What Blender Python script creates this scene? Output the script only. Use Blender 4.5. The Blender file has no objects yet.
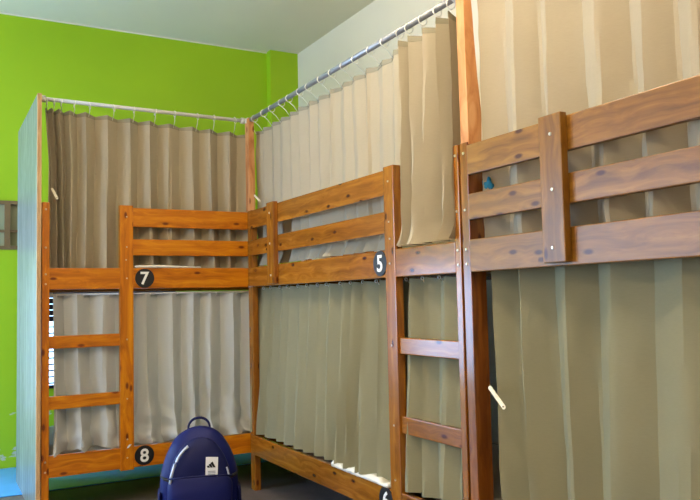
import bpy, bmesh, math, random
from mathutils import Vector, Matrix, noise
random.seed(7)
S = bpy.context.scene
C = S.collection

# ------------------------------------------------------------------ camera
F = Vector((0.48680333, 0.87107784, 0.06516062))
RX = Vector((0.87342874, -0.48642839, -0.02257541))
UP = Vector((-0.01203103, -0.06790294, 0.99761939))
cd = bpy.data.cameras.new('camera')
cam = bpy.data.objects.new('camera', cd)
C.objects.link(cam)
m = Matrix((RX, UP, -F)).transposed().to_4x4()
m.translation = Vector((-1.599, -4.0757, 1.0547))
cam.matrix_world = m
cd.sensor_fit = 'HORIZONTAL'
cd.sensor_width = 36.0
cd.lens = 36.0 * 753.7153 / 700.0
cd.clip_start = 0.05
S.camera = cam

# ------------------------------------------------------------------ world, lights, exposure
w = bpy.data.worlds.new('world')
S.world = w
w.use_nodes = True
bgn = w.node_tree.nodes['Background']
bgn.inputs[0].default_value = (0.92, 0.84, 0.70, 1)
bgn.inputs[1].default_value = 0.60
S.view_settings.view_transform = 'Standard'
S.view_settings.look = 'None'
S.view_settings.gamma = 1.0
S.view_settings.use_curve_mapping = False
S.view_settings.exposure = 0.0
LAMP_E = 65.0
FILL3_E = 135.0
FILL2_E = 175.0
WIN_E = 14.0
WIN2_E = 5.0
WINL_E = 14.0

# ------------------------------------------------------------------ helpers
def srgb(r, g, b):
    def f(c):
        c /= 255.0
        return c / 12.92 if c <= 0.04045 else ((c + 0.055) / 1.055) ** 2.4
    return (f(r), f(g), f(b), 1.0)

def newmat(name):
    mt = bpy.data.materials.new(name)
    mt.use_nodes = True
    nt = mt.node_tree
    return mt, nt, nt.nodes['Principled BSDF']

def link(nt, a, b):
    nt.links.new(a, b)

def simple(name, col, rough=0.5, metal=0.0, nscale=0, namt=0.0, emit=0.0, ecol=None, bump=0.0):
    mt, nt, b = newmat(name)
    b.inputs['Base Color'].default_value = col
    b.inputs['Roughness'].default_value = rough
    b.inputs['Metallic'].default_value = metal
    if emit:
        b.inputs['Emission Color'].default_value = ecol or col
        b.inputs['Emission Strength'].default_value = emit
    if nscale:
        tc = nt.nodes.new('ShaderNodeTexCoord')
        n = nt.nodes.new('ShaderNodeTexNoise')
        n.inputs['Scale'].default_value = nscale
        n.inputs['Detail'].default_value = 5
        link(nt, tc.outputs['Object'], n.inputs['Vector'])
        mx = nt.nodes.new('ShaderNodeMix')
        mx.data_type = 'RGBA'
        mx.inputs[6].default_value = tuple(c * (1 - namt) for c in col[:3]) + (1,)
        mx.inputs[7].default_value = tuple(min(1, c * (1 + namt)) for c in col[:3]) + (1,)
        link(nt, n.outputs['Fac'], mx.inputs[0])
        link(nt, mx.outputs[2], b.inputs['Base Color'])
        if bump:
            bp = nt.nodes.new('ShaderNodeBump')
            bp.inputs['Strength'].default_value = bump
            bp.inputs['Distance'].default_value = 0.003
            link(nt, n.outputs['Fac'], bp.inputs['Height'])
            link(nt, bp.outputs[0], b.inputs['Normal'])
    return mt

def wood(name, axis, c_dark, c_mid, c_light, rough=0.38, knots=True, coat=0.15, cross=38.0):
    """varnished pine: grain runs along axis, knots scattered"""
    mt, nt, b = newmat(name)
    N = nt.nodes
    tc = N.new('ShaderNodeTexCoord')
    oi = N.new('ShaderNodeObjectInfo')
    mul = N.new('ShaderNodeVectorMath'); mul.operation = 'SCALE'
    mul.inputs[0].default_value = (7.3, 5.1, 9.7)
    link(nt, oi.outputs['Random'], mul.inputs['Scale'])
    add = N.new('ShaderNodeVectorMath'); add.operation = 'ADD'
    link(nt, tc.outputs['Object'], add.inputs[0]); link(nt, mul.outputs[0], add.inputs[1])
    # knots
    sp = N.new('ShaderNodeSeparateXYZ'); link(nt, add.outputs[0], sp.inputs[0])
    al = N.new('ShaderNodeMath'); al.operation = 'MULTIPLY'; al.inputs[1].default_value = 5.5
    cc = N.new('ShaderNodeMath'); cc.operation = 'MULTIPLY'; cc.inputs[1].default_value = 13.0
    if axis == 'z':
        sm = N.new('ShaderNodeMath'); sm.operation = 'ADD'
        link(nt, sp.outputs['X'], sm.inputs[0]); link(nt, sp.outputs['Y'], sm.inputs[1])
        link(nt, sp.outputs['Z'], al.inputs[0]); link(nt, sm.outputs[0], cc.inputs[0])
    else:
        link(nt, sp.outputs[axis.upper()], al.inputs[0]); link(nt, sp.outputs['Z'], cc.inputs[0])
    cb = N.new('ShaderNodeCombineXYZ'); link(nt, al.outputs[0], cb.inputs[0]); link(nt, cc.outputs[0], cb.inputs[1])
    vo = N.new('ShaderNodeTexVoronoi'); vo.voronoi_dimensions = '2D'; vo.inputs['Scale'].default_value = 1.0
    vo.inputs['Randomness'].default_value = 1.0
    link(nt, cb.outputs[0], vo.inputs['Vector'])
    # warp grain by distance to knots
    mg = N.new('ShaderNodeMapping')
    sc = [cross, cross, cross]; sc['xyz'.index(axis)] = 1.4
    mg.inputs['Scale'].default_value = sc
    link(nt, add.outputs[0], mg.inputs['Vector'])
    ws = N.new('ShaderNodeMath'); ws.operation = 'MULTIPLY'; ws.inputs[1].default_value = 0.9
    link(nt, vo.outputs['Distance'], ws.inputs[0])
    ad2 = N.new('ShaderNodeVectorMath'); ad2.operation = 'ADD'
    link(nt, mg.outputs[0], ad2.inputs[0]); link(nt, ws.outputs[0], ad2.inputs[1])
    n1 = N.new('ShaderNodeTexNoise')
    n1.inputs['Scale'].default_value = 1.0; n1.inputs['Detail'].default_value = 4.0
    n1.inputs['Roughness'].default_value = 0.6; n1.inputs['Distortion'].default_value = 0.4
    link(nt, ad2.outputs[0], n1.inputs['Vector'])
    cr = N.new('ShaderNodeValToRGB')
    e = cr.color_ramp.elements
    e[0].position = 0.28; e[0].color = c_dark
    e[1].position = 0.72; e[1].color = c_light
    k = e.new(0.5); k.color = c_mid
    link(nt, n1.outputs['Fac'], cr.inputs['Fac'])
    out = cr.outputs['Color']
    if knots:
        kr = N.new('ShaderNodeValToRGB')
        ke = kr.color_ramp.elements
        ke[0].position = 0.06; ke[0].color = (1, 1, 1, 1)
        ke[1].position = 0.13; ke[1].color = (0, 0, 0, 1)
        link(nt, vo.outputs['Distance'], kr.inputs['Fac'])
        g1 = N.new('ShaderNodeSeparateColor'); link(nt, vo.outputs['Color'], g1.inputs[0])
        g2 = N.new('ShaderNodeMath'); g2.operation = 'GREATER_THAN'; g2.inputs[1].default_value = 0.48
        link(nt, g1.outputs[0], g2.inputs[0])
        g3 = N.new('ShaderNodeMath'); g3.operation = 'MULTIPLY'
        link(nt, kr.outputs['Color'], g3.inputs[0]); link(nt, g2.outputs[0], g3.inputs[1])
        mx = N.new('ShaderNodeMix'); mx.data_type = 'RGBA'
        link(nt, g3.outputs[0], mx.inputs[0])
        link(nt, out, mx.inputs[6])
        mx.inputs[7].default_value = (c_dark[0] * .5, c_dark[1] * .3, c_dark[2] * .2, 1)
        out = mx.outputs[2]
    link(nt, out, b.inputs['Base Color'])
    b.inputs['Roughness'].default_value = rough
    b.inputs['Coat Weight'].default_value = coat
    b.inputs['Specular IOR Level'].default_value = 0.35
    b.inputs['Coat Roughness'].default_value = 0.16
    bp = N.new('ShaderNodeBump'); bp.inputs['Strength'].default_value = 0.12
    bp.inputs['Distance'].default_value = 0.002
    link(nt, n1.outputs['Fac'], bp.inputs['Height'])
    link(nt, bp.outputs[0], b.inputs['Normal'])
    return mt

def fabric(name, col, col2, trans=0.25, rough=0.85, sx=260):
    mt, nt, b = newmat(name)
    N = nt.nodes
    tc = N.new('ShaderNodeTexCoord')
    mp = N.new('ShaderNodeMapping'); mp.inputs['Scale'].default_value = (60, 60, 420)
    link(nt, tc.outputs['Object'], mp.inputs['Vector'])
    n = N.new('ShaderNodeTexNoise'); n.inputs['Scale'].default_value = 1.0; n.inputs['Detail'].default_value = 3
    link(nt, mp.outputs[0], n.inputs['Vector'])
    n2 = N.new('ShaderNodeTexNoise'); n2.inputs['Scale'].default_value = 5.0; n2.inputs['Detail'].default_value = 4
    link(nt, tc.outputs['Object'], n2.inputs['Vector'])
    av = N.new('ShaderNodeMath'); av.operation = 'ADD'
    link(nt, n.outputs['Fac'], av.inputs[0]); link(nt, n2.outputs['Fac'], av.inputs[1])
    hv = N.new('ShaderNodeMath'); hv.operation = 'MULTIPLY'; hv.inputs[1].default_value = 0.5
    link(nt, av.outputs[0], hv.inputs[0])
    mx = N.new('ShaderNodeMix'); mx.data_type = 'RGBA'
    mx.inputs[6].default_value = col; mx.inputs[7].default_value = col2
    link(nt, hv.outputs[0], mx.inputs[0])
    link(nt, mx.outputs[2], b.inputs['Base Color'])
    b.inputs['Roughness'].default_value = rough
    b.inputs['Specular IOR Level'].default_value = 0.25
    bp = N.new('ShaderNodeBump'); bp.inputs['Strength'].default_value = 0.15; bp.inputs['Distance'].default_value = 0.002
    link(nt, av.outputs[0], bp.inputs['Height']); link(nt, bp.outputs[0], b.inputs['Normal'])
    if trans:
        tr = N.new('ShaderNodeBsdfTranslucent')
        link(nt, mx.outputs[2], tr.inputs['Color'])
        ms = N.new('ShaderNodeMixShader'); ms.inputs[0].default_value = trans
        o = [x for x in N if x.type == 'OUTPUT_MATERIAL'][0]
        link(nt, b.outputs[0], ms.inputs[1]); link(nt, tr.outputs[0], ms.inputs[2])
        link(nt, ms.outputs[0], o.inputs['Surface'])
    return mt

def obj(name, bm, mat, parent=None, smooth=False, recalc=True, crease=0):
    if recalc:
        bmesh.ops.recalc_face_normals(bm, faces=bm.faces)
    me = bpy.data.meshes.new(name)
    off = parent_loc(parent)
    if off.length:
        bmesh.ops.translate(bm, verts=bm.verts, vec=-off)
    bm.to_mesh(me); bm.free()
    me.materials.append(mat)
    if smooth:
        me.polygons.foreach_set('use_smooth', [True] * len(me.polygons))
        if crease:
            me.set_sharp_from_angle(angle=math.radians(crease))
    o = bpy.data.objects.new(name, me)
    C.objects.link(o)
    if parent:
        o.parent = parent
    return o

def parent_loc(p):
    v = Vector((0, 0, 0))
    while p:
        v += p.location
        p = p.parent
    return v

def tag(o, label, cat, group=None):
    o['label'] = label; o['category'] = cat
    if group: o['group'] = group
    return o

def thing(name, label, cat, loc, group=None):
    o = bpy.data.objects.new(name, None)
    o.empty_display_size = 0.1
    C.objects.link(o); o.location = loc
    return tag(o, label, cat, group)

def struct(name, bm, mat, parent=None, smooth=False):
    o = obj(name, bm, mat, parent, smooth)
    if not parent: o['kind'] = 'structure'
    return o

def box(bm, lo, hi, bev=0.0):
    lo, hi = [min(a, b) for a, b in zip(lo, hi)], [max(a, b) for a, b in zip(lo, hi)]
    r = bmesh.ops.create_cube(bm, size=1.0)
    vs = r['verts']
    for v in vs:
        v.co = Vector([(lo[i] + hi[i]) / 2 + v.co[i] * (hi[i] - lo[i]) for i in range(3)])
    if bev:
        es = list({e for v in vs for e in v.link_edges})
        bmesh.ops.bevel(bm, geom=es, offset=bev, segments=2, profile=0.6, affect='EDGES')
    return bm

def bx(lo, hi, bev=0.0):
    return box(bmesh.new(), lo, hi, bev)

def cyl(bm, p0, p1, r, seg=12, r2=None):
    p0, p1 = Vector(p0), Vector(p1)
    d = p1 - p0
    rr = bmesh.ops.create_cone(bm, cap_ends=True, segments=seg, radius1=r, radius2=r if r2 is None else r2, depth=d.length)
    q = Vector((0, 0, 1)).rotation_difference(d)
    for v in rr['verts']:
        v.co = q @ v.co + (p0 + p1) / 2
    return bm

def tube(bm, pts, r, seg=6, closed=False):
    pts = [Vector(p) for p in pts]
    n = len(pts); rings = []
    for i, p in enumerate(pts):
        a = pts[(i - 1) % n] if (closed or i > 0) else p
        b = pts[(i + 1) % n] if (closed or i < n - 1) else p
        t = (b - a).normalized()
        ref = Vector((0, 0, 1)) if abs(t.z) < 0.9 else Vector((1, 0, 0))
        if closed:
            ref = (pts[0] - pts[n // 3]).cross(pts[0] - pts[2 * n // 3]).normalized()
        s = t.cross(ref).normalized(); u = s.cross(t)
        rings.append([bm.verts.new(p + (s * math.cos(k * math.tau / seg) + u * math.sin(k * math.tau / seg)) * r) for k in range(seg)])
    m_ = n if closed else n - 1
    for i in range(m_):
        A, B = rings[i], rings[(i + 1) % n]
        for k in range(seg):
            bm.faces.new((A[k], A[(k + 1) % seg], B[(k + 1) % seg], B[k]))
    if not closed:
        bm.faces.new(rings[0]); bm.faces.new(rings[-1])
    return bm

# ------------------------------------------------------------------ materials
M = {}
def woodset(key, d, m_, l, **k):
    for a in 'xyz':
        M[key + a] = wood('pine_' + key + '_' + a, a, d, m_, l, **k)
woodset('L', srgb(142, 74, 0), srgb(186, 106, 2), srgb(210, 136, 12), coat=.05)  # tone between beds is mostly light put into the colour, partly varnish
woodset('M', srgb(112, 64, 12), srgb(142, 84, 18), srgb(166, 108, 32), coat=.5, rough=.26)
woodset('R', srgb(96, 60, 14), srgb(124, 82, 22), srgb(146, 102, 34), coat=.1)
woodset('P', srgb(96, 50, 14), srgb(124, 68, 20), srgb(148, 88, 32), coat=.5, rough=.26)
M['raw'] = wood('raw_wood', 'z', srgb(160, 98, 52), srgb(198, 138, 86), srgb(214, 162, 112), rough=0.7, coat=0.0, cross=16)
M['ply_edge'] = wood('plywood_edge', 'z', srgb(160, 120, 80), srgb(190, 150, 105), srgb(205, 170, 125), rough=0.7, knots=False, coat=0.0)
M['panel'] = wood('weathered_panel', 'z', srgb(82, 84, 78), srgb(116, 120, 114), srgb(150, 154, 146), rough=0.4, knots=False, coat=0.2, cross=34)
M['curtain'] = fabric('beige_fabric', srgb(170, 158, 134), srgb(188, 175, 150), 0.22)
M['curtain_shaded'] = fabric('beige_fabric_shaded', srgb(132, 126, 98), srgb(150, 144, 114), 0.15)  # same curtain cloth, darkened to olive for the shade on the lower bunks
M['curtain_lit'] = fabric('beige_fabric_lit', srgb(216, 215, 210), srgb(232, 231, 226), 0.5)  # same curtain cloth, whitened to stand for window light from behind
M['tape'] = fabric('header_tape_shaded', srgb(140, 134, 114), srgb(154, 146, 124), 0.1)  # tape coloured darker than the curtain because less light reaches it
M['sheet'] = simple('white_sheet', srgb(228, 222, 208), 0.9, nscale=9, namt=0.06, bump=0.3)
M['bolt'] = simple('steel_bolt', srgb(205, 190, 165), 0.35, 0.8, nscale=60, namt=0.1)
M['rod'] = simple('painted_metal_rod', srgb(206, 204, 198), 0.35, 0.1, nscale=30, namt=0.05)
M['ring'] = simple('white_plastic_ring', srgb(225, 222, 212), 0.4, nscale=40, namt=0.04)
M['strap'] = simple('cream_strap', srgb(232, 220, 190), 0.7, nscale=60, namt=0.05)
M['disc'] = simple('black_disc', srgb(18, 18, 20), 0.45, nscale=60, namt=0.2)
M['digit'] = simple('white_numeral', srgb(240, 238, 232), 0.5, nscale=60, namt=0.03)
M['ceil'] = simple('ceiling_paint', srgb(226, 216, 190), 0.9, nscale=3, namt=0.03)
M['white'] = simple('white_wall_paint', srgb(232, 222, 202), 0.9, nscale=3, namt=0.03)

def green_wall():
    mt, nt, b = newmat('green_wall_paint')
    N = nt.nodes
    tc = N.new('ShaderNodeTexCoord')
    n = N.new('ShaderNodeTexNoise'); n.inputs['Scale'].default_value = 2.2; n.inputs['Detail'].default_value = 6
    link(nt, tc.outputs['Object'], n.inputs['Vector'])
    mx = N.new('ShaderNodeMix'); mx.data_type = 'RGBA'
    mx.inputs[6].default_value = srgb(150, 192, 6); mx.inputs[7].default_value = srgb(166, 204, 16)
    link(nt, n.outputs['Fac'], mx.inputs[0])
    # peeled patches low on the wall
    mp = N.new('ShaderNodeMapping'); mp.inputs['Scale'].default_value = (5, 5, 12)
    link(nt, tc.outputs['Object'], mp.inputs['Vector'])
    n2 = N.new('ShaderNodeTexNoise'); n2.inputs['Scale'].default_value = 1.6; n2.inputs['Detail'].default_value = 7
    link(nt, mp.outputs[0], n2.inputs['Vector'])
    r = N.new('ShaderNodeValToRGB')
    r.color_ramp.elements[0].position = 0.60; r.color_ramp.elements[0].color = (0, 0, 0, 1)
    r.color_ramp.elements[1].position = 0.63; r.color_ramp.elements[1].color = (1, 1, 1, 1)
    link(nt, n2.outputs['Fac'], r.inputs['Fac'])
    sp = N.new('ShaderNodeSeparateXYZ'); link(nt, tc.outputs['Object'], sp.inputs[0])
    lt = N.new('ShaderNodeMath'); lt.operation = 'LESS_THAN'; lt.inputs[1].default_value = 0.36
    link(nt, sp.outputs['Z'], lt.inputs[0])
    mu = N.new('ShaderNodeMath'); mu.operation = 'MULTIPLY'
    link(nt, r.outputs['Color'], mu.inputs[0]); link(nt, lt.outputs[0], mu.inputs[1])
    m2 = N.new('ShaderNodeMix'); m2.data_type = 'RGBA'
    link(nt, mu.outputs[0], m2.inputs[0]); link(nt, mx.outputs[2], m2.inputs[6])
    m2.inputs[7].default_value = srgb(190, 196, 176)
    link(nt, m2.outputs[2], b.inputs['Base Color'])
    b.inputs['Roughness'].default_value = 0.60
    return mt
M['green'] = green_wall()

def floor_mat():
    mt, nt, b = newmat('painted_floor')
    N = nt.nodes
    tc = N.new('ShaderNodeTexCoord')
    n = N.new('ShaderNodeTexNoise'); n.inputs['Scale'].default_value = 3.0; n.inputs['Detail'].default_value = 8
    n.inputs['Roughness'].default_value = 0.65
    link(nt, tc.outputs['Object'], n.inputs['Vector'])
    cr = N.new('ShaderNodeValToRGB')
    cr.color_ramp.elements[0].position = 0.3; cr.color_ramp.elements[0].color = srgb(78, 70, 68)
    cr.color_ramp.elements[1].position = 0.7; cr.color_ramp.elements[1].color = srgb(124, 112, 106)
    link(nt, n.outputs['Fac'], cr.inputs['Fac'])
    link(nt, cr.outputs['Color'], b.inputs['Base Color'])
    b.inputs['Roughness'].default_value = 0.5
    return mt
M['floor'] = floor_mat()

# ------------------------------------------------------------------ room shell
XL, XR, YB, YF, ZC = -3.4, 0.975, 1.40, -5.6, 3.04
struct('floor', bx((XL - .1, YF, -0.1), (XR + .1, YB + .1, 0.0)), M['floor'])
struct('ceiling', bx((XL - .1, YF, ZC), (XR + .1, YB + .1, ZC + 0.1)), M['ceil'])
struct('wall_right', bx((XR, YF, 0), (XR + .1, YB + .1, ZC)), M['white'])
bm = bmesh.new()
for lo_, hi_ in (((XL - .1, YF, 0), (XL, -1.1, ZC)), ((XL - .1, 1.3, 0), (XL, YB + .1, ZC)), ((XL - .1, -1.1, 0), (XL, 1.3, .6)), ((XL - .1, -1.1, 2.1), (XL, 1.3, ZC))):
    box(bm, lo_, hi_)
struct('wall_left', bm, M['white'])

def wall_with_holes(y0, y1, x0, x1, z0, z1, holes):
    """wall in the x-z plane with rectangular openings"""
    bm = bmesh.new()
    xs = sorted({x0, x1} | {h[0] for h in holes} | {h[1] for h in holes})
    zs = sorted({z0, z1} | {h[2] for h in holes} | {h[3] for h in holes})
    for i in range(len(xs) - 1):
        for j in range(len(zs) - 1):
            cx, cz = (xs[i] + xs[i + 1]) / 2, (zs[j] + zs[j + 1]) / 2
            if any(h[0] < cx < h[1] and h[2] < cz < h[3] for h in holes):
                continue
            box(bm, (xs[i], y0, zs[j]), (xs[i + 1], y1, zs[j + 1]))
    bmesh.ops.remove_doubles(bm, verts=bm.verts, dist=1e-4)
    return bm
H1 = (-1.95, -1.03, 1.435, 1.762)       # small high opening
H2 = (-3.0, -1.75, 0.35, 1.36)         # daylight window left of the frame
H3 = (-1.00, -0.02, 0.50, 1.16)          # louvred window behind the bed, its unseen part widened to throw more light
struct('wall_back', wall_with_holes(YB, YB + 0.1, XL, XR, 0, ZC, [H1, H2, H3]), M['green'])
struct('trim_1', bx((0.735, 1.325, 0), (XR, YB, ZC)), M['green'])     # square pilaster in the corner
# thin white cornice line between the green wall and the ceiling
bm = bmesh.new(); box(bm, (XL, YB - 0.008, ZC - 0.008), (0.735, YB, ZC)); struct('trim_2', bm, M['white'])

M['frame_brown'] = simple('brown_window_frame', srgb(120, 96, 62), 0.5, nscale=20, namt=0.15)
M['pane_dull'] = simple('dull_frosted_pane', srgb(150, 156, 124), 0.4, nscale=14, namt=0.08)
M['pane_blue'] = simple('daylight_pane', (0.5, 0.6, 0.8, 1), 0.3, emit=WIN_E, ecol=(0.42, 0.64, 1.0, 1))
M['pane_blue2'] = simple('daylight_pane_louvred', (0.5, 0.6, 0.8, 1), 0.3, emit=WIN2_E, ecol=(0.40, 0.66, 1.0, 1))
M['dark_metal'] = simple('dark_metal_slat', srgb(34, 34, 40), 0.35, 0.4, nscale=20, namt=0.1)

def window(name, H, mat, mull=(), zmull=(), fw=0.03, fmat=None):
    x0, x1, z0, z1 = H
    fmat = fmat or M['frame_brown']
    bm = bmesh.new()
    box(bm, (x0, YB - .012, z0), (x0 + fw, YB + .07, z1)); box(bm, (x1 - fw, YB - .012, z0), (x1, YB + .07, z1))
    box(bm, (x0, YB - .012, z0), (x1, YB + .07, z0 + fw * .7)); box(bm, (x0, YB - .012, z1 - fw * .7), (x1, YB + .07, z1))
    for mx_ in mull: box(bm, (mx_ - fw * .5, YB - .010, z0), (mx_ + fw * .5, YB + .06, z1))
    for zz in zmull: box(bm, (x0, YB - .004, zz - .008), (x1, YB + .06, zz + .008))
    root = struct(name, bm, fmat)
    struct('pane', bx((x0 + fw * .5, YB + .03, z0 + .01), (x1 - fw * .5, YB + .04, z1 - .01)), mat, root)
    return root
w1 = window('window_1', H1, M['pane_dull'], mull=(-1.15, -1.5), zmull=(1.56,), fw=0.035)
window('window_2', H2, M['pane_blue'], mull=(-2.37,), fw=0.04)
bm = bmesh.new()
for y_ in (-1.1, .08, 1.26): box(bm, (XL - .08, y_, .6), (XL + .01, y_ + .04, 2.1))
for z_ in (.6, 2.06): box(bm, (XL - .08, -1.1, z_), (XL + .01, 1.3, z_ + .04))
w4 = struct('window_4', bm, M['frame_brown'])
M['pane_left'] = simple('daylight_pane_left', (0.5, 0.6, 0.8, 1), 0.3, emit=WINL_E, ecol=(0.46, 0.68, 1.0, 1))
struct('pane', bx((XL - .05, -1.08, .62), (XL - .04, 1.28, 2.08)), M['pane_left'], w4)
w3 = window('window_3', H3, M['pane_blue2'], fw=0.03, fmat=M['dark_metal'])
bm = bmesh.new()
z = H3[2] + 0.03
while z < H3[3] - 0.02:
    up = z > 0.93
    box(bm, (H3[0] + .02, YB + .0, z), (H3[1] - .02, YB + .02, z + (0.036 if up else 0.009)))
    z += 0.04 if up else 0.042
obj('louvre', bm, M['dark_metal'], w3)

M['mat_blue'] = simple('blue_vinyl', srgb(78, 165, 236), 0.22, nscale=6, namt=.15)
tag(obj('floor_mat', bx((-2.9, .60, 0.0005), (.93, YB - .004, .006), .002), M['mat_blue']), 'long blue vinyl mat on the floor along the green wall, seen under bunk 8', 'mat')

# ceiling lamps (outside the frame, above the aisle); the second and third are added fill
M['tube'] = simple('lit_lamp_diffuser', (1, .9, .75, 1), 0.5, emit=LAMP_E, ecol=(1.0, 0.83, 0.62, 1))
M['fill_tube2'] = simple('fill_lamp_tube', (1, .95, .85, 1), 0.5, emit=FILL2_E, ecol=(1.0, 0.86, 0.64, 1))  # added to brighten the ceiling, green wall and left upper curtain
M['fill_tube3'] = simple('fill_lamp_tube_far', (1, .92, .8, 1), 0.5, emit=FILL3_E, ecol=(1.0, 0.84, 0.64, 1))  # added to ease the rail shadows on the nearest curtain
M['lamp_body'] = simple('lamp_housing', srgb(225, 225, 220), 0.5, nscale=20, namt=0.03)
for i, (lx, ly, lab) in enumerate(((-0.50, -3.4, 'white tube lamp on the ceiling over the aisle beside the bunks'),
                                   (-0.95, -1.95, 'added white tube lamp for fill on the ceiling near the green wall'),
                                   (-2.70, -3.7, 'added white tube lamp for fill on the ceiling at the far side of the aisle'))):
    t = thing('tube_lamp', lab, 'lamp', (lx, ly, ZC), 'tube lamps above the aisle')
    obj('housing', bx((lx - .05, ly - .62, ZC - .05), (lx + .05, ly + .62, ZC), .006), M['lamp_body'], t)
    for k in (-.61, .585):
        obj('holder', bx((lx - .03, ly + k, ZC - .32), (lx + .03, ly + k + .025, ZC - .05), .003), M['lamp_body'], t)
    bm = bmesh.new(); cyl(bm, (lx, ly - .585, ZC - .30), (lx, ly + .585, ZC - .30), .019, 12)
    obj('tube', bm, M[('tube', 'fill_tube2', 'fill_tube3')[i]], t, True)

# ------------------------------------------------------------------ bunk beds
# a bed map turns (u along the front, v inward from the front, z) into world
def mapL(u, v, z): return Vector((-1.105 + u, v, z))
def mapM(u, v, z): return Vector((v, -2.002 + u, z))          # u grows towards the corner
def mapR(u, v, z): return Vector((v, -2.013 - u, z))          # u grows towards the camera
BV = 0.0035

def mbx(mp, u0, u1, v0, v1, z0, z1, bev=BV):
    return bx(mp(u0, v0, z0), mp(u1, v1, z1), bev)

def mbolt(mp, root, u, v, z, r=0.006):
    bm = bmesh.new()
    cyl(bm, mp(u, v + 0.002, z), mp(u, v - 0.003, z), r, 10, r * 0.7 )
    obj('bolt', bm, M['bolt'], root, smooth=False)

def digit_mesh(ch, mp, u, v, z, size, flip, root, wscale=1.0):
    cu = bpy.data.curves.new('numeral_curve', 'FONT')
    cu.body = ch; cu.size = size; cu.align_x = 'CENTER'; cu.align_y = 'CENTER'
    cu.extrude = 0.0007; cu.offset = 0.0018
    tmp = bpy.data.objects.new('numeral_tmp', cu)
    C.objects.link(tmp)
    bpy.context.view_layer.update()
    me = bpy.data.meshes.new_from_object(tmp.evaluated_get(bpy.context.evaluated_depsgraph_get()))
    bpy.data.objects.remove(tmp)
    xs = [v_.co.x for v_ in me.vertices]; ys = [v_.co.y for v_ in me.vertices]
    cx, cy = (min(xs) + max(xs)) / 2, (min(ys) + max(ys)) / 2
    off = parent_loc(root)
    for v_ in me.vertices:
        x, y, zz = v_.co
        v_.co = mp(u + (x - cx) * flip * wscale, v - zz, z + (y - cy)) - off
    me.materials.append(M['digit'])
    o = bpy.data.objects.new('numeral', me)
    C.objects.link(o); o.parent = root
    return o

def plate(mp, root, u, v, z, ch, flip, r=0.051):
    bm = bmesh.new()
    cyl(bm, mp(u, v + 0.001, z), mp(u, v - 0.004, z), r, 40)
    p = obj('number_plate', bm, M['disc'], root)
    digit_mesh(ch, mp, u, v - 0.005, z, 0.094, flip, p)

ZR = [(1.137, 1.247), (1.314, 1.402), (1.468, 1.570)]
def bed(mp, root, mk, ax, Ltot, W, flip, lad, post_w, first_post, batten=None, nums=(), rung_z=((.838, .902), (.534, .599)), ladder=True, end_posts=True, far_v=0.0):
    """lad: u of ladder post start; ax: grain axis along the front"""
    WX, WZ = M[mk + ax], M[('P' if mk == 'R' else mk) + 'z']
    iax = 'y' if ax == 'x' else 'x'
    WI = M[mk + iax]
    p0 = first_post
    # corner posts
    obj('post', mbx(mp, 0, p0[0], p0[1], p0[2], 0, 1.582), WZ, root)
    obj('post', mbx(mp, Ltot - p0[3], Ltot, 0.0, 0.036 + far_v, 0, 1.575), WZ, root)
    obj('post', mbx(mp, 0, .05, W - .04, W, 0, 1.575), WZ, root)
    obj('post', mbx(mp, Ltot - .05, Ltot, W - .04, W, 0, 1.575), WZ, root)
    f0, f1 = -0.006, 0.018
    if ladder:
        obj('ladder_post', mbx(mp, lad, lad + post_w, -0.009, 0.028, 0.19, 1.582), WZ, root)
        for (z0, z1) in rung_z:
            obj('rung', mbx(mp, p0[0] - .004, lad + .002, 0.002, 0.026, z0, z1), WX, root)
        obj('ladder_rail', mbx(mp, p0[0] - .002, lad + .002, f0, f1, *ZR[0]), WX, root)
        s = lad + post_w
    else:
        s = p0[0]
    e = Ltot - 0.012
    for (z0, z1) in ZR:
        obj('guard_rail', mbx(mp, s - .001, e, f0, f1, z0, z1), WX, root)
    if ladder:
        obj('lower_rail', mbx(mp, p0[0] - .004, lad + .001, f0, f1, .200, .308), WX, root)
        obj('lower_rail', mbx(mp, s - .001, e, f0, f1, .200, .308), WX, root)
    else:
        obj('lower_rail', mbx(mp, s - .001, e, f0, f1, .200, .308), WX, root)
    # side boards, back boards and slatted bases
    for zz in (.200, 1.137):
        obj('back_board', mbx(mp, .05, Ltot - .05, W - .03, W - .01, zz, zz + .108), WX, root)
        obj('end_board', mbx(mp, .01, .034, .036, W - .04, zz, zz + .108), WI, root)
        obj('end_board', mbx(mp, Ltot - .034, Ltot - .01, .04 + far_v, W - .04, zz, zz + .108), WI, root)
        for k in range(10):
            u = .12 + k * (Ltot - .3) / 9
            obj('slat', mbx(mp, u, u + .07, .020, W - .031, zz + .03, zz + .045, 0), WI, root)
        obj('bed_base', mbx(mp, .036, Ltot - .036, .045, W - .045, zz + .046, zz + .052, 0), WI, root)
    # bolts
    fv = p0[1]
    for z in (1.165, 1.215, 1.545, 1.35):
        mbolt(mp, root, p0[0] * .5, fv, z)
    for z in (.23, .28):
        mbolt(mp, root, p0[0] * .5, fv, z)
    if ladder:
        for z in (.255, .35, .56, .87, 1.192, 1.29, 1.358, 1.52):
            mbolt(mp, root, lad + post_w * (.5 if z != 1.29 else .45), -0.009, z, .005)
    if batten:
        b0, b1 = batten
        obj('batten', mbx(mp, b0, b1, -0.032, -0.0062, 1.146, 1.578), M[mk + 'z'], root)
        for z in (1.19, 1.358, 1.52):
            mbolt(mp, root, (b0 + b1) / 2 + .004 * (1 if z > 1.3 else -1), -0.032, z, .0065)
    for (u, z, ch) in nums:
        plate(mp, root, u, -0.006, z, ch, flip)

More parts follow.
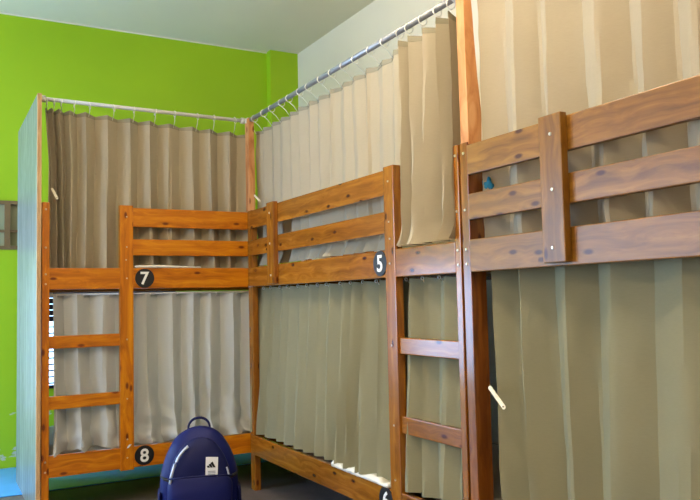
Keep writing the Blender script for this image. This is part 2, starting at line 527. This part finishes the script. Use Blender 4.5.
# left bunk: 2 m long, its far half stands behind the end of the middle bunk
bL = thing('bunk_bed', 'orange pine bunk bed numbered 7 and 8 along the green wall behind the backpack', 'bunk bed', (-0.2, 0.47, 0), 'wooden bunk beds')
bed(mapL, bL, 'L', 'x', 1.96, 0.93, 1, 0.385, 0.070, (0.036, -0.008, 0.036, 0.05),
    nums=((0.514, 1.192, '7'), (0.508, 0.258, '8')))
# side panel with its bare edge, fixed to the end of the left bunk
pp = obj('side_panel', bx((-1.130, -0.004, 0.0), (-1.112, 0.945, 2.135)), M['panel'], bL)
obj('edge_strip', bx((-1.131, -0.022, 0.0), (-1.110, -0.003, 2.137), .002), M['ply_edge'], bL)

bM = thing('bunk_bed', 'brown pine bunk bed numbered 5, between the corner and the nearest bunk', 'bunk bed', (0.47, -1.0, 0), 'wooden bunk beds')
bed(mapM, bM, 'M', 'y', 1.992, 0.93, -1, 0.413, 0.074, (0.031, -0.004, 0.04, 0.060),
    batten=(1.545, 1.640), nums=((0.526, 1.196, '5'), (0.524, 0.258, '6')))
bR = thing('bunk_bed', 'nearest bunk bed, tan guard rails, cut off by the right edge', 'bunk bed', (0.47, -3.0, 0), 'wooden bunk beds')
bed(mapR, bR, 'R', 'y', 1.96, 0.93, 1, 0, 0, (0.042, -0.004, 0.062, 0.05), batten=(0.415, 0.505), ladder=False)

# raw upright extensions that carry the rods
def raw_post(parent, x0, x1, y0, y1, z0, z1, wob, taper=0.0):
    bm = bmesh.new(); n = 26; rings = []
    for i in range(n + 1):
        z = z0 + (z1 - z0) * i / n
        k = noise.noise(Vector((z * 3.1, y0, 1.3))) * wob + noise.noise(Vector((z * 9, y0, 4.3))) * wob * .35
        k2 = noise.noise(Vector((z * 2.2, y1, 7.3))) * wob * .3
        b = wob * .9 * math.exp(-((z - (z0 + .12)) / .16) ** 2)
        k -= taper * min(1, max(0, (z - (z0 + .12)) / .4))
        rings.append([bm.verts.new(c) for c in ((x0 + k2, y1, z), (x0 + k2, y0 - k2 * .2, z), (x1 + k + b, y0 + k * .4, z), (x1 + k, y1, z))])
    for i in range(n):
        for j in range(4):
            bm.faces.new((rings[i][j], rings[i][(j + 1) % 4], rings[i + 1][(j + 1) % 4], rings[i + 1][j]))
    bm.faces.new(rings[0]); bm.faces.new(rings[-1])
    return obj('raw_upright', bm, M['raw'], parent)
raw_post(bM, 0.0, 0.032, -0.050, 0.008, 1.575, 2.115, .002)
raw_post(bR, 0.002, 0.052, -2.057, -2.014, 1.575, 2.42, .010, .036)

# ------------------------------------------------------------------ mattresses
def mattress(lab, lo, hi):
    bm = bx(lo, hi, .03)
    bmesh.ops.subdivide_edges(bm, edges=[e for e in bm.edges if e.calc_length() > .2], cuts=12, use_grid_fill=True)
    for v in bm.verts:
        if v.co.z > hi[2] - .01:
            v.co.z += 0.006 * noise.noise(v.co * 7) + .004
    o = obj('mattress', bm, M['sheet'], None, True)
    return tag(o, lab, 'mattress', 'white mattresses in the bunks')
for (zz, ha, hb, hc) in ((1.137, '7', '5', 'nearest'), (.2, '8', '6', 'nearest')):
    z0 = zz + .053
    lev = 'upper' if zz > 1 else 'lower'
    mattress('white %s mattress behind the curtain of bunk number %s' % (lev, ha), (-1.05, .125, z0), (.80, .875, z0 + .07))
    mattress('white %s mattress behind the curtain of the bunk in the middle, above its %s rail' % (lev, lev), (.150, -1.94, z0), (.875, -.09, z0 + .07))
    mattress('white %s mattress in the nearest bunk at the right' % lev, (.235, -3.9, z0), (.875, -2.08, z0 + .07))

# ------------------------------------------------------------------ curtain rods
M['rod_grey'] = simple('grey_metal_rod', srgb(140, 144, 152), 0.35, 0.4, nscale=30, namt=0.05)
def rod(lab, p0, p1, r=0.011, group='curtain rods', mat='rod'):
    root = thing('curtain_rod', lab, 'curtain rod', p0, group)
    bm = bmesh.new(); cyl(bm, p0, p1, r, 16); obj('pole', bm, M[mat], root, True)
    d = (Vector(p1) - Vector(p0)).normalized()
    for a in (Vector(p0), Vector(p1)):
        s = d if a == Vector(p0) else -d
        bm = bmesh.new(); cyl(bm, a - s * .002, a + s * .018, r * 1.7, 16); obj('end_socket', bm, M['rod'], root, True)
    return root
rod('long white rod over the curtain of bunk 7, from the side panel to the corner', (-1.108, .012, 2.118), (-0.006, .012, 2.108), .0105)
rod('grey rod sloping up the picture over the curtain of the middle bunk', (.016, .008, 2.105), (.016, -2.010, 2.112), .0125, mat='rod_grey')
rod('grey rod over the upper curtain of the nearest bunk', (.03, -2.062, 2.262), (.03, -3.95, 2.262), .0125)
rod('thin chrome rod under the rail numbered 7', (-1.066, .036, 1.112), (.80, .036, 1.112), .006)

# ------------------------------------------------------------------ curtains
def tri(t):
    t = t % 1.0
    s = 4 * t - 1 if t < .5 else 3 - 4 * t
    return max(-1.0, min(1.0, s ))

def curtain(lab, mp, folds, ztop, zbot, v0, mat, cat='curtain', seed=0, lean=0.0, crumple=0.0, rough_top=0.0, ringz=None, rodv=None,
            ring_r=.017, tape=.028, hookstyle='ring', hem_out=0.0, drift=.01, zbf=None, ztf=None, wrinkle=.004, usideL=None, group=None, kinks=0.0, crease=22, vside=None):
    """folds: list of (u_start, period, amp); last entry's u only closes. Builds one pleated sheet"""
    rnd = random.Random(seed)
    us = []
    for i in range(len(folds) - 1):
        u, a = folds[i]; u2, _ = folds[i + 1]
        for k in range(12):
            us.append((u + (u2 - u) * k / 12, i + k / 12, a * (1 - k / 12) + folds[i + 1][1] * k / 12))
    us.append((folds[-1][0], len(folds) - 1, folds[-1][1]))
    NZ = 40
    fj = [rnd.uniform(-1, 1) for _ in range(len(folds) + 2)]
    root_loc = mp((folds[0][0] + folds[-1][0]) / 2, v0, zbot)
    root = thing('curtain', lab, cat, root_loc, group or 'pleated bunk curtains')
    uspan = abs(folds[-1][0] - folds[0][0]) + 1e-6
    def pt(j, iz, extra=0.0):
        u, ph, a = us[j]
        t = iz / NZ
        s = (u - folds[0][0]) / (folds[-1][0] - folds[0][0])
        zt = ztop if ztf is None else ztf(s)
        zb = zbot if zbf is None else zbf(s)
        # scallop of the top edge between hooks
        z = zt + (zb - zt) * t
        if iz == 0: z += -.004 * tri(ph)
        i = int(ph)
        jit = fj[i] * (1 - (ph - i)) + fj[i + 1] * (ph - i)
        amp = a * (0.75 + .35 * t) * (1 + .25 * fj[i])
        v = v0 + lean * t + amp * tri(ph + .12 * math.sin(t * 2.2 + fj[i] * 3) * t)
        uu = u + drift * jit * t
        if vside: v += vside(u)
        if usideL is not None: uu += usideL(s, t)
        nv = Vector((u * 9, z * 5, seed * 3.7))
        v += wrinkle * noise.noise(nv) + wrinkle * .6 * noise.noise(nv * 2.7)
        if kinks:
            v += kinks * max(0, t - .35) * noise.noise(Vector((u * 16 + z * 9, z * 12, seed)))
        if crumple and t > .72:
            q = (t - .72) / .28
            v += crumple * q * noise.noise(Vector((u * 13, z * 14, seed + 5.0))) - crumple * .5 * q * q
            z += crumple * .7 * q * noise.noise(Vector((u * 20 + 9, 3.3, seed)))
            uu += crumple * .6 * q * noise.noise(Vector((u * 10, z * 12, seed + 9.0)))
        if hem_out and t > .9:
            v -= hem_out * ((t - .9) / .1) ** 1.5 * (0.6 + .8 * noise.noise(Vector((u * 11, 1.0, seed))))
        return mp(uu, v + extra, z)
    def sheet(i0, i1, th, dv):
        bm = bmesh.new()
        vs = [[bm.verts.new(pt(j, iz, dv)) for j in range(len(us))] for iz in range(i0, i1 + 1)]
        vb = [[bm.verts.new(pt(j, iz, dv + th)) for j in range(len(us))] for iz in range(i0, i1 + 1)]
        n, mz = len(us), i1 - i0
        for a in range(mz):
            for j in range(n - 1):
                bm.faces.new((vs[a][j], vs[a][j + 1], vs[a + 1][j + 1], vs[a + 1][j]))
                bm.faces.new((vb[a][j], vb[a + 1][j], vb[a + 1][j + 1], vb[a][j + 1]))
            bm.faces.new((vs[a][0], vs[a + 1][0], vb[a + 1][0], vb[a][0]))
            bm.faces.new((vs[a][-1], vb[a][-1], vb[a + 1][-1], vs[a + 1][-1]))
        for j in range(n - 1):
            bm.faces.new((vs[0][j], vb[0][j], vb[0][j + 1], vs[0][j + 1]))
            bm.faces.new((vs[-1][j], vs[-1][j + 1], vb[-1][j + 1], vb[-1][j]))
        return bm
    obj('drape', sheet(0, NZ, .0016, 0.0), mat, root, True, crease=crease)
    if tape:
        k = max(1, round(tape / ((ztop - zbot) / NZ)))
        obj('header_tape', sheet(0, k, .0052, -.0018), M['tape'], root, True, crease=crease)
    if ringz is not None:
        for i in range(len(folds)):
            j = min(12 * i + (3 if i % 2 else 2), len(us) - 1)
            p = pt(j, 0)
            s_ = (us[j][0] - folds[0][0]) / (folds[-1][0] - folds[0][0])
            c = mp(us[j][0], rodv, ringz)
            bm = bmesh.new()
            q = []
            ax2 = (mp(0, 1, 0) - mp(0, 0, 0))
            along = (mp(1, 0, 0) - mp(0, 0, 0))
            tl = rnd.uniform(-.25, .25)
            for k in range(14):
                an = math.tau * k / 14
                q.append(c + Vector((0, 0, -ring_r * .35)) + ax2 * math.cos(an) * ring_r + along * math.sin(an) * ring_r * tl + Vector((0, 0, 1)) * math.sin(an) * ring_r)
            tube(bm, q, .0022, 6, True)
            lowp = c + Vector((0, 0, -ring_r * 1.3))
            tube(bm, [lowp, (lowp + p) / 2 + along * .004, p + Vector((0, 0, -.018))], .0018, 5)
            obj('ring', bm, M['ring'], root, True)
    return root

def even(u0, u1, n, amp, seed=0, j=.1):
    rnd = random.Random(seed + 100)
    P = (u1 - u0) / n
    return [(u0 + P * i + (rnd.uniform(-j, j) * P if 0 < i < n else 0), amp * rnd.uniform(.8, 1.2)) for i in range(n + 1)]

# upper curtain of bunk 7
f = [(.018, .024), (.048, .032), (.085, .03), (.14, .03)] + even(.215, 1.135, 8, .030, 3, .07)[0:]
curtain('pleated beige curtain hanging over the upper bunk numbered 7', mapL, f, 2.052, 1.240, .052, M['curtain'], seed=1,
        ringz=2.113, rodv=.012, ring_r=.017, ztf=lambda s: 2.078 - .045 * s, usideL=lambda s, t: .02 * (1 - s) ** 6 * min(1, t * 3), hem_out=.0, kinks=.0)
# lower curtain of bunk 8
curtain('pleated beige curtain, toned pale as if backlit, with a crumpled hem over the lower bunk numbered 8', mapL, even(.056, 1.150, 9, .026, 5, .15), 1.108, .312, .046, M['curtain_lit'], seed=2, crease=40,
        ringz=1.110, rodv=.036, ring_r=.008, tape=.0, crumple=.045, wrinkle=.005, kinks=.03)
# upper curtain of middle bunk : u from the near end to the corner
f = even(.025, .46, 5, .046, 11, .38)[:-1] + even(.46, 1.985, 13, .014, 12, .15)
curtain('beige upper curtain hanging from the sloping rod behind the guard rail numbered 5', mapM, f, 2.05, 1.256, .070, M['curtain'], seed=3,
        ringz=2.106, rodv=.016, ring_r=.019, ztf=lambda s: 2.062 - .02 * s, hem_out=.045, wrinkle=.006, kinks=.012, vside=lambda u: -.040 * max(0, min(1, (.56 - u) / .16)))
# lower curtain of middle bunk
curtain('beige lower curtain, toned olive for shade, leaning out over the rail numbered 6', mapM, even(.045, 1.965, 17, .026, 21, .12), 1.128, .322, .058, M['curtain_shaded'], seed=4,
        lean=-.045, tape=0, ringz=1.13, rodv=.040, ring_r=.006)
# right bunk
curtain('beige upper curtain behind the tan guard rails of the nearest bunk', mapR, even(.060, 1.90, 11, .032, 31, .1), 2.20, 1.246, .070, M['curtain'], seed=5,
        ringz=2.262, rodv=.03, wrinkle=.006, kinks=.012)
curtain('deeply folded beige curtain, toned olive for shade, under the lowest guard rail of the nearest bunk', mapR, even(.080, 1.90, 10, .032, 41, .25), 1.150, .10, .078, M['curtain_shaded'], seed=6, tape=0, 
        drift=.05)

# ------------------------------------------------------------------ tie straps
def strap(lab, a, b, nrm, wd=.012):
    a, b = Vector(a), Vector(b); nrm = Vector(nrm).normalized()
    d = (b - a).normalized(); s = d.cross(nrm).normalized()
    bm = bmesh.new(); L = (b - a).length; pts = []
    for k in range(9):
        an = math.pi / 2 + math.pi * k / 8
        pts.append((math.cos(an) * wd / 2 + wd / 2, math.sin(an) * wd / 2))
    for k in range(9):
        an = -math.pi / 2 + math.pi * k / 8
        pts.append((L - wd / 2 + math.cos(an) * wd / 2, math.sin(an) * wd / 2))
    top = [bm.verts.new(a + d * x + s * y + nrm * .0015) for x, y in pts]
    bot = [bm.verts.new(a + d * x + s * y - nrm * .0015) for x, y in pts]
    bm.faces.new(top); bm.faces.new(bot[::-1])
    for i in range(len(pts)):
        j = (i + 1) % len(pts)
        bm.faces.new((top[i], bot[i], bot[j], top[j]))
    root = obj('tie_strap', bm, M['strap'], None)
    tag(root, lab, 'strap', 'cream tie straps')
    bm = bmesh.new(); c = b - d * wd * .7
    cyl(bm, c + nrm * .001, c + nrm * .0035, wd * .2, 12)
    obj('snap_button', bm, M['frame_brown'], root)
    return root
strap('cream tie strap at the left edge of the curtain of bunk 7', (-1.058, .008, 1.658), (-1.030, .004, 1.600), (0, -1, 0), .012)
strap('cream tie strap by the corner upright, at the top of the middle bunk', (.024, -.060, 1.663), (.018, -.165, 1.612), (-1, -.3, 0), .011)
strap('cream tie strap at the edge of the nearest lower curtain', (.024, -2.094, .757), (.022, -2.173, .692), (-1, -.4, 0), .014)

def sheet_edge(lab, fn, n=50):
    bm = bmesh.new(); A = []
    for i in range(n + 1):
        t = i / n
        row = fn(t)
        A.append([bm.verts.new(p) for p in row])
    k = len(A[0])
    for i in range(n):
        for j in range(k):
            bm.faces.new((A[i][j], A[i][(j + 1) % k], A[i + 1][(j + 1) % k], A[i + 1][j]))
    bm.faces.new(A[0]); bm.faces.new(A[-1])
    return tag(obj('bed_sheet', bm, M['sheet'], None, True), lab, 'bed sheet', 'white sheets poking out over the rails')
def fn6(t):
    y = -1.02 - .48 * t
    h = .006 + .016 * abs(math.sin(t * 9.3 + 1)) + .010 * noise.noise(Vector((t * 14, 0, 0)))
    e = .004 + .008 * abs(noise.noise(Vector((t * 11, 3, 0))))
    return [(-.008 - e, y, .3095), (-.011 - e, y, .312 + h * .5), (-.004, y, .312 + h), (.034, y, .313 + h), (.034, y, .3095)]
sheet_edge('crumpled white bed sheet edge lying on the rail beside the plate numbered 6', fn6)
def fn7(t):
    x = -.640 + .36 * t
    h = .010 + .004 * math.sin(t * 5) + .003 * noise.noise(Vector((t * 9, 1, 0)))
    return [(x, -.009, 1.2485), (x, -.011, 1.249 + h * .6), (x, -.004, 1.249 + h), (x, .014, 1.2495 + h), (x, .014, 1.2485)]
sheet_edge('thin white bed sheet edge lying on the rail right above the plate numbered 7', fn7)

# teal cloth scrap lying on the right bunk behind the rail
bm = bmesh.new()
bmesh.ops.create_icosphere(bm, subdivisions=3, radius=.03)
for v in bm.verts:
    n_ = 1 + .5 * noise.noise(v.co * 40) + .25 * noise.noise(v.co * 90)
    v.co = Vector((v.co.x * .5, v.co.y * .8, v.co.z * .9)) * n_ + Vector((.062, -2.085, 1.43))
M['teal'] = simple('teal_cloth', srgb(30, 120, 150), 0.8, nscale=40, namt=.2)
tag(obj('cloth', bm, M['teal'], None, True), 'small teal cloth knotted behind the guard rails by the nearest bunk post', 'cloth')

# ------------------------------------------------------------------ backpack
M['blue'] = fabric('royal_blue_nylon', srgb(6, 15, 74), srgb(9, 21, 92), 0.0, rough=.55)
M['blue2'] = fabric('navy_nylon', srgb(5, 12, 62), srgb(8, 17, 76), 0.0, rough=.6)
M['zip'] = simple('silver_zip', srgb(190, 196, 214), .4, .3, nscale=200, namt=.2)
M['label_w'] = simple('white_label', srgb(235, 236, 240), .7, nscale=60, namt=.02)
M['logo_b'] = simple('black_print', srgb(14, 14, 20), .7, nscale=60, namt=.1)
M['logo_g'] = simple('grey_print', srgb(150, 154, 168), .7, nscale=60, namt=.1)
bp = thing('backpack', 'royal blue backpack with a white sports label, standing on the floor before bunk 8', 'backpack', (-.532, -.74, 0))
BA = math.radians(-17)
BO = Vector((-.532, -.74, 0))
def B(x, y, z):        # local: x right, y away from the viewer, z up
    x *= .93; y *= .93; z *= .955
    return BO + Vector((x * math.cos(BA) - y * math.sin(BA), x * math.sin(BA) + y * math.cos(BA), z))

def loft(h, a, bfront, bback, y0, ztop_start=.5, n=28, m_=36, z0=0.0, sag=.004, ex=2.8, seed=0):
    bm = bmesh.new(); rings = []
    for i in range(n + 1):
        t = i / n
        # denser near the top
        tt = 1 - (1 - t) ** 1.6
        z = z0 + h * tt
        k = 1.0
        if tt > ztop_start:
            q = (tt - ztop_start) / (1 - ztop_start)
            k = max(0.0, 1 - q ** 2.3) ** (1 / 2.1)
        if tt < .08: k *= .93 + .07 * (tt / .08) ** .5
        kd = 1.0 if tt < .6 else max(0.12, 1 - ((tt - .6) / .4) ** 2.6 * .85)
        r = []
        for j in range(m_):
            an = math.tau * j / m_
            c, s = math.cos(an), math.sin(an)
            x = a * max(k, .02) * math.copysign(abs(c) ** (2 / ex), c)
            y = (bfront if s < 0 else bback) * kd * math.copysign(abs(s) ** (2 / ex), s)
            p = Vector((x, y0 + y, z))
            nn = noise.noise(Vector((x * 9 + seed, y * 9, z * 8))) * sag * 1.6 + noise.noise(Vector((x * 26, y * 26 + seed, z * 22))) * sag * .6
            p.y += nn * (1 if s > 0 else -1); p.x += nn * (1 if c > 0 else -1) * .7
            r.append(bm.verts.new(B(*p)))
        rings.append(r)
    for i in range(n):
        for j in range(m_):
            bm.faces.new((rings[i][j], rings[i][(j + 1) % m_], rings[i + 1][(j + 1) % m_], rings[i + 1][j]))
    bm.faces.new(rings[0]); bm.faces.new(rings[-1])
    return bm
obj('main_compartment', loft(.525, .185, .095, .085, 0, .42, seed=1), M['blue'], bp, True)
obj('front_compartment', loft(.475, .142, .055, .05, -.088, .50, n=24, z0=.012, seed=4), M['blue2'], bp, True)
obj('front_pocket', loft(.325, .150, .042, .05, -.125, .80, n=22, z0=.014, seed=8), M['blue'], bp, True)
for sx in (-1, 1):
    bmx = bmesh.new()
    rings = []
    for i in range(13):
        z = .02 + .22 * i / 12
        r = []
        for j in range(14):
            an = math.tau * j / 14
            bul = .030 * (1 - .35 * (i / 12))
            r.append(bmx.verts.new(B(sx * (.176 + bul * (.5 + .5 * math.cos(an))), .068 * math.sin(an) + .01, z)))
        rings.append(r)
    for i in range(12):
        for j in range(14):
            bmx.faces.new((rings[i][j], rings[i][(j + 1) % 14], rings[i + 1][(j + 1) % 14], rings[i + 1][j]))
    bmx.faces.new(rings[0]); bmx.faces.new(rings[-1])
    obj('side_pocket', bmx, M['blue2'], bp, True)
    # compression strap
    bmx = bmesh.new()
    tube(bmx, [B(sx * .140, -.085, .300), B(sx * .166, -.060, .305), B(sx * .178, -.02, .310), B(sx * .174, .03, .315)], .007, 6)
    obj('strap', bmx, M['logo_b'], bp, True)
# handle: flat webbing loop
def ribbon(pts, wv, th):
    bm = bmesh.new(); R = []
    for i, p in enumerate(pts):
        a = pts[max(0, i - 1)]; b = pts[min(len(pts) - 1, i + 1)]
        t = (b - a).normalized(); nrm = t.cross(wv).normalized()
        R.append([bm.verts.new(p + wv * .5 + nrm * th), bm.verts.new(p - wv * .5 + nrm * th), bm.verts.new(p - wv * .5 - nrm * th), bm.verts.new(p + wv * .5 - nrm * th)])
    for i in range(len(pts) - 1):
        for j in range(4):
            bm.faces.new((R[i][j], R[i][(j + 1) % 4], R[i + 1][(j + 1) % 4], R[i + 1][j]))
    bm.faces.new(R[0]); bm.faces.new(R[-1])
    return bm
hp = [B(math.cos(math.pi * k / 14) * .052, .03, .502 + math.sin(math.pi * k / 14) ** .8 * .058) for k in range(15)]
obj('handle', ribbon(hp, (B(0, 1, 0) - B(0, 0, 0)) * .024, .0045), M['blue2'], bp, True)
# zips follow the arch of the front compartment
def zips(a0, a1, name='zip', mat=None, sc=1.0, r=.0042):
    pts = []
    n = 14
    for k in range(n + 1):
        an = math.radians(a0 + (a1 - a0) * k / n)
        q = math.sin(an); x = math.cos(an) * .139 * sc
        z = .012 + .475 * (.5 + .47 * q) * 1.0
        kd = 1 - max(0, (q - .2)) ** 2.6 * .55
        pts.append(B(x, -.088 - .047 * kd, z))
    bm = bmesh.new(); tube(bm, pts, r, 6)
    obj(name, bm, mat or M['zip'], bp, True)
zips(168, 112, r=.0062)
zips(28, 18)
bm = bmesh.new()
tube(bm, [B(-.146, -.150, .320), B(-.08, -.171, .327), B(0, -.173, .329), B(.08, -.171, .327), B(.146, -.150, .320)], .004, 6)
obj('piping', bm, M['blue2'], bp, True)
# label with three slanted bars and small print
YL = -.150
def flat(ptsl, y, th, name, mat, par):
    bm = bmesh.new()
    a = [bm.verts.new(B(x, y, z)) for x, z in ptsl]; b = [bm.verts.new(B(x, y + th, z)) for x, z in ptsl]
    bm.faces.new(a); bm.faces.new(b[::-1])
    for i in range(len(a)):
        j = (i + 1) % len(a); bm.faces.new((a[i], b[i], b[j], a[j]))
    return obj(name, bm, mat, par)
lx, lz = .052, .362
lb = flat([(lx - .028, lz - .040), (lx + .028, lz - .044), (lx + .031, lz + .042), (lx - .025, lz + .046)], YL, .003, 'label_patch', M['label_w'], bp)
for k, (bh, x) in enumerate(((.010, -.017), (.018, -.004), (.026, .009))):
    # parallelogram bars cut on a common ground line, leaning back
    z0 = lz - .002
    flat([(lx + x, z0), (lx + x + .010, z0), (lx + x + .010 - bh * .55 + .001, z0 + bh), (lx + x - bh * .55 + .001, z0 + bh * .78)], YL - .0012, .0011, 'logo_bar', M['logo_b'], lb)
for k in range(3):
    flat([(lx - .016, lz - .020 - k * .007), (lx + .018, lz - .021 - k * .007), (lx + .018, lz - .0175 - k * .007), (lx - .016, lz - .0165 - k * .007)], YL - .0012, .0011, 'print_line', M['logo_g'], lb)
